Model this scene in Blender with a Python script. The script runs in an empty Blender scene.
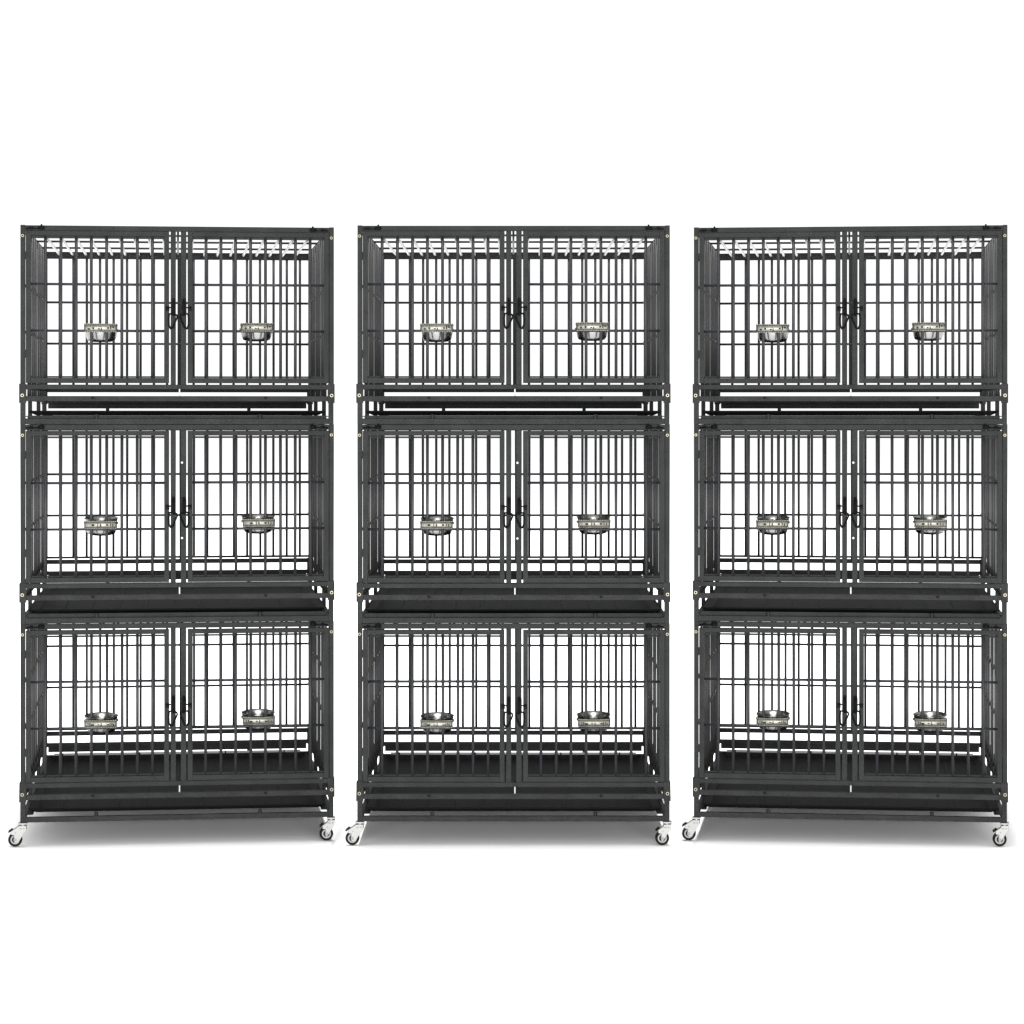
import bpy, bmesh, math, random
from mathutils import Matrix, Vector
random.seed(7)
S = 1/286.0            # one unit of the measured drawing in metres
CX = 178.0             # centre line of a stack in drawing units
GY = 845.0             # ground line in drawing units
DP = 440.0             # depth of a crate in drawing units
DCAM = DP*S*.86/.14    # camera distance to the fronts
HZ = 412.0             # eye level in drawing units
sc = bpy.context.scene
COL = sc.collection

# ------------------------------------------------------------ materials
def mat(name, col, rough=.45, metal=0., spec=.5, speck=0., bump=0., scale=900., coat=0.):
    m = bpy.data.materials.new(name); m.use_nodes = True
    nt = m.node_tree; b = nt.nodes['Principled BSDF']
    b.inputs['Base Color'].default_value = (*col, 1)
    b.inputs['Roughness'].default_value = rough
    b.inputs['Metallic'].default_value = metal
    b.inputs['Specular IOR Level'].default_value = spec
    b.inputs['Coat Weight'].default_value = coat
    if speck or bump:
        tc = nt.nodes.new('ShaderNodeTexCoord')
        n = nt.nodes.new('ShaderNodeTexNoise'); n.inputs['Scale'].default_value = scale
        n.inputs['Detail'].default_value = 3
        nt.links.new(tc.outputs['Object'], n.inputs['Vector'])
        if speck:
            n2 = nt.nodes.new('ShaderNodeTexNoise'); n2.inputs['Scale'].default_value = 14; n2.inputs['Detail'].default_value = 5
            nt.links.new(tc.outputs['Object'], n2.inputs['Vector'])
            ad = nt.nodes.new('ShaderNodeMath'); ad.operation = 'MULTIPLY_ADD'
            nt.links.new(n2.outputs['Fac'], ad.inputs[0]); ad.inputs[1].default_value = .45
            nt.links.new(n.outputs['Fac'], ad.inputs[2])
            r = nt.nodes.new('ShaderNodeValToRGB')
            r.color_ramp.elements[0].position = .45; r.color_ramp.elements[1].position = 1.0
            r.color_ramp.elements[0].color = (*[c*(1-speck) for c in col], 1)
            r.color_ramp.elements[1].color = (*[min(1, c*(1+2*speck)) for c in col], 1)
            nt.links.new(ad.outputs[0], r.inputs['Fac']); nt.links.new(r.outputs['Color'], b.inputs['Base Color'])
        if bump:
            bp = nt.nodes.new('ShaderNodeBump'); bp.inputs['Strength'].default_value = bump
            bp.inputs['Distance'].default_value = .002
            nt.links.new(n.outputs['Fac'], bp.inputs['Height']); nt.links.new(bp.outputs['Normal'], b.inputs['Normal'])
    return m
M_FRAME = mat('hammered_charcoal', (.0086, .0090, .0090), .55, .0, .08, .7, .35, 260)
M_WIRE = mat('charcoal_wire', (.0125, .013, .0148), .42, .0, .2, .4, .2, 300)
M_TRAY = mat('black_plastic', (.0022, .0023, .0023), .6, 0, .03, .3, .1, 200)
M_DARK = mat('black_metal', (.002, .002, .0022), .6, 0, .06)
M_STEEL = mat('polished_steel', (.24, .24, .23), .25, 1.)
M_NICKEL = mat('nickel_band', (.175, .172, .15), .5, 1., .5, .25, 0, 120)
M_ZINC = mat('zinc_plate', (.155, .155, .15), .45, .8)
M_SIDE = mat('charcoal_side_wire', (.030, .031, .030), .45, 0, .25)
M_WIRE_LIT = mat('charcoal_wire_lit', (.42, .42, .42), .35, .6)  # charcoal roof wires coloured pale, with the reflected light painted in
M_BRASS = mat('yellow_zinc_bolt', (.13, .115, .08), .4, 1.)
M_RUBBER = mat('black_rubber', (.004, .004, .004), .7, 0, .1)
M_HUB = mat('white_plastic', (.22, .22, .215), .5, 0, .3)
M_GREY = mat('grey_bearing', (.10, .10, .10), .4, .6)
M_FLOOR = mat('white_floor', (.94, .94, .94), .9, 0, .0)

# ------------------------------------------------------------ mesh building (drawing units: x right, yd depth, y down)
class MB:
    def __init__(s, oy=GY, ox=CX): s.bm = bmesh.new(); s.oy = oy; s.ox = ox
    def P(s, x, d, y): return Vector(((x-s.ox)*S, d*S, (s.oy-y)*S))
    def box(s, x0, x1, d0, d1, y0, y1, m=0):
        v = [s.bm.verts.new(s.P(x, d, y)) for x in (x0, x1) for d in (d0, d1) for y in (y0, y1)]
        for f in ((0,1,3,2),(4,6,7,5),(0,4,5,1),(2,3,7,6),(0,2,6,4),(1,5,7,3)):
            s.bm.faces.new([v[i] for i in f]).material_index = m
    def cyl(s, a, b, r, n=10, m=0, r2=None):
        a = s.P(*a); b = s.P(*b); r *= S; r2 = r if r2 is None else r2*S
        ax = (b-a).normalized(); u = ax.orthogonal().normalized(); w = ax.cross(u)
        A = []; B = []
        for i in range(n):
            t = 2*math.pi*(i+.5)/n; o = u*math.cos(t)+w*math.sin(t)
            A.append(s.bm.verts.new(a+o*r)); B.append(s.bm.verts.new(b+o*r2))
        for i in range(n):
            f = s.bm.faces.new((A[i], A[(i+1)%n], B[(i+1)%n], B[i])); f.smooth = True; f.material_index = m
        s.bm.faces.new(A[::-1]).material_index = m; s.bm.faces.new(B).material_index = m
    def tube(s, pts, r, n=8, m=0):
        for i in range(len(pts)-1): s.cyl(pts[i], pts[i+1], r, n, m)
        for p in pts: s.ball(p, r*1.0, m)
    def ball(s, p, r, m=0, seg=8):
        q = bmesh.ops.create_uvsphere(s.bm, u_segments=seg, v_segments=6, radius=r*S, matrix=Matrix.Translation(s.P(*p)))
        for v in q['verts']:
            for f in v.link_faces: f.material_index = m; f.smooth = True
    def prism(s, poly, d0, d1, m=0):
        A = [s.bm.verts.new(s.P(x, d0, y)) for x, y in poly]; B = [s.bm.verts.new(s.P(x, d1, y)) for x, y in poly]
        n = len(poly)
        s.bm.faces.new(A).material_index = m; s.bm.faces.new(B[::-1]).material_index = m
        for i in range(n): s.bm.faces.new((A[i], B[i], B[(i+1)%n], A[(i+1)%n])).material_index = m
    def lathe(s, prof, c, n=40, m=0, axis='z', tilt=0.):
        c = s.P(*c); R = Matrix.Rotation(tilt, 3, 'X'); rings = []
        for (r, h) in prof:
            ring = []
            for i in range(n):
                t = 2*math.pi*i/n
                if axis == 'z': v = Vector((r*math.cos(t), r*math.sin(t), h))*S
                else: v = Vector((r*math.cos(t), h, r*math.sin(t)))*S
                ring.append(s.bm.verts.new(c+R@v))
            rings.append(ring)
        for a, b in zip(rings, rings[1:]):
            for i in range(n):
                f = s.bm.faces.new((a[i], a[(i+1)%n], b[(i+1)%n], b[i])); f.smooth = True; f.material_index = m
        for rg in (rings[0], rings[-1]):
            if (rg[0].co-rg[n//2].co).length > 1e-4: s.bm.faces.new(rg).material_index = m
    def build(s, name, mats, parent=None, bevel=0., label=None):
        bmesh.ops.recalc_face_normals(s.bm, faces=s.bm.faces)
        me = bpy.data.meshes.new(name); s.bm.to_mesh(me); s.bm.free()
        if not isinstance(mats, (list, tuple)): mats = [mats]
        for m in mats: me.materials.append(m)
        o = bpy.data.objects.new(name, me); COL.objects.link(o); o.parent = parent
        if label: o['label'] = label
        if bevel:
            b = o.modifiers.new('bevel', 'BEVEL'); b.width = bevel; b.segments = 2; b.limit_method = 'ANGLE'; b.harden_normals = False
        return o
    
jit = lambda a: random.uniform(-a, a)
BEV = .0009
WR = 1.55     # wire radius

def caster(tc, xleg, xw, d, parent, oy):
    """swivel caster, the wheel turned to the left of its leg"""
    k = lambda pts: [(x+xw-17.2, y) for x, y in pts]
    b = MB(oy); dl = d-3.2; dr = d+3.2
    # mounting plate and swivel head
    b.box(xleg-4.2, xleg+4.2, d-5, d+5, tc+0.2, tc+1.6)
    b.cyl((xleg, d, tc+1.6), (xleg, d, tc+3.4), 4.0, 16)
    s0 = tc-821.5
    poly = [(13.2,829.6),(18.5,826.2),(21,824.4),(28,824.2),(28.2,828.5),(25.8,832),(23.2,836.4),(20.6,840.4),(18,841.4),(16.1,840.2),(15.9,837.0),(16.6,833.6),(13.2,832.8)]
    poly = [(x+xw-17.2+(0 if x < 20 else (xleg-24.7-(xw-17.2))), y+s0) for x, y in poly]
    b.prism(poly, d-5.2, d-4.2); b.prism(poly, d+4.2, d+5.2)
    top = [poly[1], poly[2], poly[3], poly[4], (poly[1][0]+1, poly[1][1]+2)]
    b.prism(top, d-4.2, d+4.2)
    b.cyl((xw, d-5.9, 838.2+s0), (xw, d+5.9, 838.2+s0), 1.5, 12, 1)
    b.box(xleg-3.4, xleg-.6, d-5.5, d-5.1, 826.6+s0, 827.5+s0, 2); b.cyl((xleg+1.2, d-5.7, 827.0+s0), (xleg+1.2, d-5, 827.0+s0), .7, 10, 2)
    b.cyl((xw+.5, d-5.6, 831.0+s0), (xw+.5, d-5, 831.0+s0), .6, 8, 2)
    o = b.build('caster', [M_ZINC, M_GREY, M_GREY], parent, .0006)
    w = MB(oy)
    w.lathe([(4.6,-3.0),(4.9,-3.6),(6.4,-3.5),(6.9,-2.4),(6.9,2.4),(6.4,3.5),(4.9,3.6),(4.6,3.0)], (xw, d, 838.2+s0), 36, 0, 'y')
    w.build('tyre', M_RUBBER, o)
    w = MB(oy)
    w.lathe([(2.9,-2.4),(3.2,-3.3),(4.5,-3.5),(4.65,-3.0),(4.65,3.0),(4.5,3.5),(3.2,3.3),(2.9,2.4)], (xw, d, 838.2+s0), 32, 0, 'y')
    w.cyl((xw, d-2.2, 838.2+s0), (xw, d+2.2, 838.2+s0), 3.0, 24, 1)
    w.cyl((xw, d-4.0, 838.2+s0), (xw, d+4.0, 838.2+s0), 1.7, 16, 1)
    w.build('wheel_hub', [M_HUB, M_GREY], o)
    p = MB(oy)
    x0 = xw-17.2
    p.prism([(x0+10.4,829.9+s0),(x0+13.6,827.4+s0),(x0+14.8,828.2+s0),(x0+12.6,830.4+s0),(x0+10.6,831.4+s0)], d-4, d+4)
    p.build('brake_pedal', M_RUBBER, o, .0005)
    return o

def latch(x, T, sgn, parent, oy):
    """slam latch between door stile and centre post; sgn=+1 left door"""
    b = MB(oy); X = lambda v: x+sgn*v
    def bx(a0, a1, *r): b.box(min(X(a0), X(a1)), max(X(a0), X(a1)), *r)
    bx(-2.3, 2.3, -5.5, -0.6, T+75, T+88.5)
    b.cyl((X(-6.8), -3.2, T+81.5), (X(2.2), -3.2, T+81.5), .75, 10)
    bx(-7.4, -3.6, -2.6, -1.2, T+80.2, T+85)
    b.cyl((X(.4), -5.5, T+73.5), (X(.4), -5.5, T+90), 1.1, 10)
    b.ball((X(.4), -5.5, T+73.5), 1.35)
    pts = [(-3.9,88),(-4.3,93),(-4.1,99.5),(-2.6,102.6),(-.4,101.6),(1.6,97),(4.1,91.2),(3.6,89.2),(0.5,87.4),(-3.9,88)]
    b.tube([(X(a), -5.2, T+c) for a, c in pts], .95, 8)
    return b.build('latch', M_DARK, parent)

def bowl_holder(xc, yb, parent, oy, style):
    b = MB(oy)
    # curved name band clipped to the outside of the wires
    n = 14; R = 34.; hw = 16.3; prev = None
    th = math.asin(hw/R); y0 = yb+(-.6 if style == 0 else 1.8); y1 = y0+(7.6 if style == 0 else 6.8)
    A = []
    for i in range(n+1):
        t = -th+2*th*i/n
        A.append([b.bm.verts.new(b.P(xc+r*math.sin(t), 28-r*math.cos(t), y)) for r in (R, R-.8) for y in (y0, y1)])
    for i in range(n):
        p, q = A[i], A[i+1]
        for f in ((p[0],p[1],q[1],q[0]),(p[2],q[2],q[3],p[3]),(p[0],q[0],q[2],p[2]),(p[1],p[3],q[3],q[1])):
            b.bm.faces.new(f).smooth = True
    b.bm.faces.new((A[0][0],A[0][2],A[0][3],A[0][1])); b.bm.faces.new((A[n][0],A[n][1],A[n][3],A[n][2]))
    # lips
    for y in (y0, y1):
        pts = [(xc+(R+.1)*math.sin(-th+2*th*i/n), 28-(R+.1)*math.cos(-th+2*th*i/n), y) for i in range(n+1)]
        for i in range(n): b.cyl(pts[i], pts[i+1], .55, 6, 0)
    # stamped marks in the band
    marks = {0: [(-8,-6.2,.42,.66),(-2.4,-.6,.55,.7),(.4,1.4,.5,.8),(6.6,8.4,.42,.62),(9.6,10.6,.2,.7),(11.6,13.4,.3,.5),(-12.6,-10.6,.55,.75)],
             1: [(-8.8,-6.2,.42,.68),(-3,-2.2,.3,.8),(-.6,.6,.35,.75),(5.6,7.6,.4,.64),(9.4,10.2,.3,.7),(11.8,12.6,.4,.8)],
             2: [(-12.6,-12,.35,.8),(-11,-10,.35,.8),(-9.4,-6.4,.5,.75),(-3,-1.2,.5,.65),(.3,1.2,.35,.8),(6,8.4,.5,.68),(9,9.8,.35,.8),(10.8,11.5,.3,.7),(12.2,13.2,.5,.8)]}[style]
    for a0, a1, f0, f1 in marks:
        a = (a0+a1)/2; t = math.asin(a/R); d = 28-R*math.cos(t)
        b.box(xc+a0, xc+a1, d-.35, d+.1, y0+(y1-y0)*f0, y0+(y1-y0)*f1, 1)
    # ring that the bowl drops into, and two arms through the wires
    b.lathe([(16.6,-.9),(17.3,-.9),(17.3,.9),(16.6,.9),(16.6,-.9)], (xc, 22, yb+4.5), 40, 0, 'z', 0)
    for sx in (-12, 12): b.box(xc+sx-.6, xc+sx+.6, -3.4, 9.5, yb+4.6, yb+6.4)
    # wing screw clamp
    b.cyl((xc, 39.5, yb+5), (xc, 43, yb+5), 2.0, 10, 0)
    return b.build('bowl_holder', [M_NICKEL, M_RUBBER], parent)

def door(side, T, parent, oy, tier):
    if side == 'l': x0, x1, bx0, pitch, hx = 27.6, 169.2, 46.9, 15.13, 31
    else: x0, x1, bx0, pitch, hx = 187.6, 329.1, 205.7, 14.97, 325
    b = MB(oy); w = 5.0
    y0, y1 = T+(5.4 if tier == 0 else 6.1), T+(157.1 if tier == 0 else 157.7)
    b.box(x0, x0+w, -1.2, 3.6, y0, y1); b.box(x1-w, x1, -1.2, 3.6, y0, y1)
    b.box(x0+w, x1-w, -1.2, 3.6, y0, y0+4.8); b.box(x0+w, x1-w, -1.2, 3.6, y1-5.2, y1)
    # inner lips and welded corner
    b.box(x0+w, x1-w, 1.2, 3.4, y0+(4.8 if tier == 0 else 5.5), y0+7.4); b.box(x0+w, x1-w, 1.2, 3.4, y1-7.0, y1-5.4)
    # hinge pins
    for yy in (T+30, T+128):
        b.cyl((x0-.4 if side == 'l' else x1+.4, .8, yy-4), (x0-.4 if side == 'l' else x1+.4, .8, yy+4), 1.1, 10)
    d = b.build('door', M_FRAME, parent, BEV)
    b = MB(oy)
    for i in range(8):
        x = bx0+pitch*i+jit(.25)
        b.cyl((x, 2.2, y0+4.5), (x+jit(.2), 2.2, y1-5), WR, 10)
    for yy in (T+58.2, T+104.8):
        yy += jit(.2)
        b.cyl((x0+w-1, 4.4, yy), (x1-w+1, 4.4, yy+jit(.2)), 1.38, 8)
    for i in range(8):          # weld beads
        for yy in (T+58.2, T+104.8): b.ball((bx0+pitch*i, 3.4, yy), 1.25, 0, 6)
    b.build('door_wires', M_WIRE, d)
    latch(173.2 if side == 'l' else 184.2, T, 1 if side == 'l' else -1, d, oy)
    xc = 101.3 if side == 'l' else (257.0 if tier == 0 else 258.6)
    yb = T+(98.9 if tier == 0 else (94.6 if tier == 1 else 94.6)) + (0 if side == 'l' else -1.2)
    bowl_holder(xc, yb, d, oy, tier)
    return d, xc, yb

def crate(tier):
    T = 226+198.7*tier; oy = T+198.6
    root = bpy.data.objects.new('dog_crate', None); COL.objects.link(root)
    root['category'] = 'dog crate'
    root.empty_display_size = .1
    # ---- front frame
    b = MB(oy)
    b.box(22.3, 27.0, 0, 5, T-.4, T+158); b.box(329.6, 334.2, 0, 5, T-.4, T+158)
    b.box(27.0, 329.6, 0, 4.8, T, T+5.2)
    b.box(27.4, 177.8, 0, 4.8, T+158.6, T+163.2); b.box(181.8, 329.2, 0, 4.8, T+158.6, T+163.2)
    b.box(177.8, 181.8, .3, 1.2, T+158.7, T+163.0)
    b.box(170.7, 175.9, .2, 4.6, T+5.2, T+158.6); b.box(180.8, 186.3, .2, 4.6, T+5.2, T+158.6)
    b.box(178.7, 180.3, 1.6, 2.6, T+160.6, T+170, 1)
    b.build('front_frame', [M_FRAME, M_ZINC], root, BEV)
    # ---- doors
    bowls = [door('l', T, root, oy, tier), door('r', T, root, oy, tier)]
    # ---- back panel
    b = MB(oy); D0 = DP-4.5
    b.box(22.3, 27.2, D0, DP, T-.2, T+163); b.box(329.2, 334, D0, DP, T-.2, T+163)
    b.box(27.2, 329.2, D0, DP, T+.8, T+5.2); b.box(27.2, 329.2, D0+.5, DP-.5, T+5.4, T+8.8)
    b.box(27.2, 329.2, D0, DP, T+158.2, T+163.2)
    cxp = 177.4 if tier == 0 else 179.6
    b.box(cxp, cxp+4.8, D0+.2, DP-.2, T+8.8, T+158.2)
    pb = b.build('back_panel', M_FRAME, root, BEV)
    b = MB(oy)
    for i in range(21):
        xb = 48.1+13.24*i; x = CX+(xb-CX)/.86+jit(.3)
        if abs(x-cxp-2.4) < 6: continue
        b.cyl((x, D0+2, T+8.6), (x, D0+2, T+157), WR, 8)
    for yy in (T+59.3, T+107, T+155.6): b.cyl((27, D0-.2, yy), (329.5, D0-.2, yy), 1.38, 8)
    b.build('back_wires', M_WIRE, pb)
    # ---- side panels
    for sx in (-1, 1):
        xc = CX+sx*153.2
        b = MB(oy)
        b.box(xc-2.2, xc+2.2, 5.2, D0-.2, T+.4, T+4.8)
        b.box(xc-2.2, xc+2.2, 5.2, D0-.2, T+158.4, T+162.8)
        b.box(xc-2.0, xc+2.0, 5.3, 9.5, T+4.8, T+158.4); b.box(xc-2.0, xc+2.0, D0-4.5, D0-.3, T+4.8, T+158.4)
        p = b.build('side_panel', M_FRAME, root, BEV)
        b = MB(oy)
        n = 11
        for i in range(1, n):
            dd = 7+(D0-9)*i/n+jit(.5)
            xx = xc-sx*2.7+jit(.2)
            b.cyl((xx, dd, T+3.0), (xx, dd, T+172.5), 1.12, 8)
        for yy in (T+58.8, T+105.6): b.cyl((xc-sx*.4, 6, yy), (xc-sx*1.8, D0-1, yy), 1.38, 8)
        b.build('side_wires', M_SIDE, p)
    # ---- roof
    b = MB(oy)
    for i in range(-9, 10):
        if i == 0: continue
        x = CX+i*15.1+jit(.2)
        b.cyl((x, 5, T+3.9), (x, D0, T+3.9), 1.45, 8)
    b.build('roof_wires', M_WIRE_LIT, root)
    b = MB(oy)
    for f in (.26, .51, .77): b.cyl((26, DP*f, T+2.1), (330, DP*f, T+2.1), 1.2, 8)
    b.cyl((CX, 4, T+3.2), (CX, D0, T+3.2), 1.2, 8)
    b.build('roof_crossbars', M_WIRE, root)
    # ---- slide bolts holding the panels
    for sx in (-1, 1):
        b = MB(oy); X = lambda v: CX+sx*v
        b.cyl((X(150), -1.0, T+3.2), (X(133), -1.0, T+3.0), .8, 8)
        b.tube([(X(135.5), -1.6, T+3.2), (X(134.8), -2.6, T-.2)], 1.0, 8)
        b.cyl((X(138), -1.4, T+2.4), (X(132), -1.4, T+2.4), 1.9, 12)
        b.cyl((X(146.5), -1.2, T+2.6), (X(143.5), -1.2, T+2.6), 1.5, 10)
        b.build('slide_bolt', M_DARK, root)
        b = MB(oy)
        b.cyl((X(153.6), -.9, T+10.4), (X(153.6), .4, T+10.4), 1.4, 14); b.cyl((X(153.6), -1.3, T+10.4), (X(153.6), -.8, T+10.4), .9, 10, 1)
        b.build('bolt', [M_BRASS, M_DARK], root)
    # ---- base frame
    b = MB(oy); low0, low1 = (T+192.2, T+197.4) if tier == 2 else (T+192.8, T+198.3)
    for sx in (-1, 1):
        X = lambda v: CX+sx*v
        def bx(a0, a1, *r): b.box(min(X(a0), X(a1)), max(X(a0), X(a1)), *r)
        for d in (.2, DP-5): bx(150.8, 155.8, d, d+4.8, T+163.4, low1+.1)
        for d in (-.9, DP+.1): bx(149.8, 156.9, d, d+.9, T+157.8, T+177)
        bx(156.0, 156.9, -.9, 10, T+157.8, T+177)
        bx(151.2, 155.4, 5, DP-5, T+170.2, T+174.8); bx(151.2, 155.4, 5, DP-5, T+192.6, T+197.2)
        for f in (.29, .68): bx(151.0, 155.2, DP*f, DP*f+4.5, T+174.8, T+192.6)
        # runner the tray slides on
        bx(143.5, 150.9, 6, DP-6, T+189.9, T+190.8)
    b.box(27.2, 328.8, .2, 4.8, T+170.0, T+175.2); b.box(27.2, 328.8, .2, 4.8, low0, low1)
    b.box(27.2, 328.8, DP-5, DP-.2, T+171.4, T+176.0); b.box(27.2, 328.8, DP-5, DP-.2, T+185.3, T+190)
    b.box(29, 327, DP-3.6, DP-2.6, T+176.0, T+182)
    if tier < 2: b.box(29, 327, 5.3, 8.5, T+(189.5 if tier == 0 else 188.6), T+192.9)
    for x in (97, 260):
        b.cyl((x, 2.5, T+188.3), (x, 2.5, low0+.2), 1.9, 10); b.cyl((x, DP-2.6, T+180), (x, DP-2.6, T+185.5), 2.1, 10)
    bf = b.build('base_frame', M_FRAME, root, BEV)
    for x in (93.5, 265.5):
        b = MB(oy); b.cyl((x, -.7, T+171.9), (x, .4, T+171.9), 1.5, 12)
        b.build('screw', M_DARK, bf)
    for sx in (-1, 1):
        b = MB(oy); x = CX+sx*153.8
        b.cyl((x, -2.0, T+169.4), (x, -.7, T+169.4), 1.65, 16); b.cyl((x, -2.4, T+169.4), (x, -1.9, T+169.4), 1.0, 10, 1)
        b.build('bolt', [M_BRASS, M_DARK], bf)
    if tier == 1:
        for yy in (T+38, T+113.6):
            b = MB(oy); b.cyl((182.0, -.6, yy), (182.0, .4, yy), 1.1, 12)
            b.build('screw', M_ZINC, root)
    # ---- pull-out tray: shallow pan with flared walls
    b = MB(oy)
    def ring(x0, x1, d0, d1, y): return [b.bm.verts.new(b.P(x, d, y)) for x, d in ((x0,d0),(x1,d0),(x1,d1),(x0,d1))]
    R = [ring(29.5,326.5,7,DP-16,T+184.6), ring(31,325,8.5,DP-18,T+184.6), ring(37.5,318.5,15,DP-25,T+188.3),
         ring(37,319,14.4,DP-24.6,T+189.3), ring(30.2,325.8,7.8,DP-17,T+186.0), ring(29.5,326.5,7,DP-16,T+186.0)]
    for a, c in zip(R, R[1:]+R[:1]):
        if a is R[2]: continue
        for i in range(4): b.bm.faces.new((a[i], a[(i+1)%4], c[(i+1)%4], c[i]))
    b.bm.faces.new(R[2]); b.bm.faces.new(R[3])
    for x in range(60, 310, 28): b.box(x, x+3, 22, DP-32, T+187.7, T+188.6)
    b.build('tray', M_TRAY, root, .001)
    if tier == 2:
        b = MB(oy); b.box(36, 320, DP-9.5, DP-8.5, T+182.6, T+189.2)
        for x in (45, 133, 232, 300): b.box(x, x+1.6, DP-10, DP-9.4, T+182.4, T+189.4, 1)
        b.build('tray_back_strip', [M_GREY, M_DARK], root)
    # ---- casters under the lowest crate
    if tier == 2:
        pass
    return root, bowls, T, oy

def bowl(tier, xc, yb, T):
    oy = yb+16.4
    b = MB(oy, xc)
    prof = [(16.9,-.1),(17.2,.5),(16.2,.9),(15.7,0),(15.2,-3),(14.6,-9),(13.2,-13.4),(10.8,-15.2),(0.01,-15.3)]
    inner = prof[2:]
    outer = [(0.01,-16.3),(10.4,-16.2),(13.6,-15.0),(15.0,-12.0),(15.8,-6),(16.2,-3),(16.4,-.4),(16.9,-.1)]
    b.lathe(outer+prof[1:], (xc, 0, yb), 48, 0, 'z', math.radians(5))
    o = b.build('feeding_bowl', M_STEEL)
    o['category'] = 'bowl'
    return o, oy

# ------------------------------------------------------------ build one stack, then copy it
cam_pos = Vector((0, -DCAM, (GY-HZ)*S))
offs = [178-512, 513.4-512, 849.3-512]
fpx = DCAM/S
mats = []
for o in offs:
    th = math.atan(o/fpx)
    R = DCAM*.9985/math.cos(th)**1.5; th2 = th
    c = Vector((cam_pos.x+R*math.sin(th), cam_pos.y+R*math.cos(th), 0))
    mats.append(Matrix.Translation(c) @ Matrix.Rotation(-th2, 4, 'Z'))

def copy_tree(o, parent=None):
    c = o.copy(); COL.objects.link(c); c.parent = parent
    for ch in [k for k in list(bpy.data.objects) if k.parent == o]: copy_tree(ch, c)
    return c
stack_n = ['leftmost', 'middle', 'rightmost']; tier_n = ['top', 'middle', 'bottom']
protos = []
for t in range(3):
    root, bowls, T, oy = crate(t)
    if t == 2:
        cs = [(24.7, 17.2, 2.5), (331.6, 326.6, 2.5), (24.7, 31.0, DP-2.5), (331.6, 326.2, DP-2.5)]
        for xl, xw, d in cs: caster(T+197.4, xl, xw, d, root, oy)
    protos.append((root, Vector((0, 0, (GY-oy)*S)), 'crate', t, None))
    for side, (dd, xc, yb) in zip(('left', 'right'), bowls):
        bo, by = bowl(t, xc, yb, T)
        protos.append((bo, Vector(((xc-CX)*S, 22*S, (GY-by)*S)), 'bowl', t, side))
for si in range(3):
    for (o, loc, kind, t, side) in protos:
        c = o if si == 0 else copy_tree(o)
        c.matrix_world = mats[si] @ Matrix.Translation(loc)
        if kind == 'crate':
            c['group'] = 'stacked two-door dog crates'
            ex = {0: 'with open wire roof', 1: 'sandwiched between two others',
                  2: 'on swivel casters'}[t]
            c['label'] = f'charcoal two-door dog crate {ex}, {tier_n[t]} of the {stack_n[si]} stack'
        else:
            c['group'] = 'steel bowls clipped to the crate doors'
            c['label'] = f'round steel feeding bowl on the {side} door of the {tier_n[t]} crate, {stack_n[si]} stack'

# ------------------------------------------------------------ floor, light, camera
bm = bmesh.new(); bmesh.ops.create_grid(bm, x_segments=1, y_segments=1, size=150)
me = bpy.data.meshes.new('floor'); bm.to_mesh(me); bm.free(); me.materials.append(M_FLOOR)
fl = bpy.data.objects.new('floor', me); COL.objects.link(fl); fl['kind'] = 'structure'; fl['label'] = 'seamless white studio floor'

w = bpy.data.worlds.new('World'); sc.world = w; w.use_nodes = True
bg = w.node_tree.nodes['Background']; bg.inputs['Color'].default_value = (1, 1, 1, 1); bg.inputs['Strength'].default_value = 1.12
def area(name, loc, target, sx, sy, power):
    l = bpy.data.lights.new(name, 'AREA'); l.shape = 'RECTANGLE'; l.size = sx; l.size_y = sy; l.energy = power
    o = bpy.data.objects.new(name, l); COL.objects.link(o); o.location = loc
    o.rotation_euler = (Vector(target)-Vector(loc)).to_track_quat('-Z', 'Y').to_euler()
    return o
for lx in (-1.35, 1.35): area('overhead_fill', (lx, 6, 40), (lx, .3, 0), .8, 14, 14000)  # added overhead fill, no real fitting; whitens the floor and gaps between stacks
area('front_fill', (0, -11.2, 1.15), (0, 0, .9), 7, 1.8, 2100)  # added low fill behind the camera, lifts the shadow under the stacks

cam = bpy.data.cameras.new('Camera'); co = bpy.data.objects.new('Camera', cam); COL.objects.link(co)
co.location = cam_pos; co.rotation_euler = (math.radians(90), 0, 0)
cam.sensor_width = 36; cam.lens = fpx/1024*36
cam.shift_y = -(512-HZ)/1024; cam.clip_end = 500
sc.camera = co
sc.render.engine = 'CYCLES'
sc.view_settings.view_transform = 'Standard'; sc.view_settings.look = 'None'
sc.view_settings.exposure = 0; sc.view_settings.gamma = 1
sc.render.resolution_x = 1024; sc.render.resolution_y = 1024
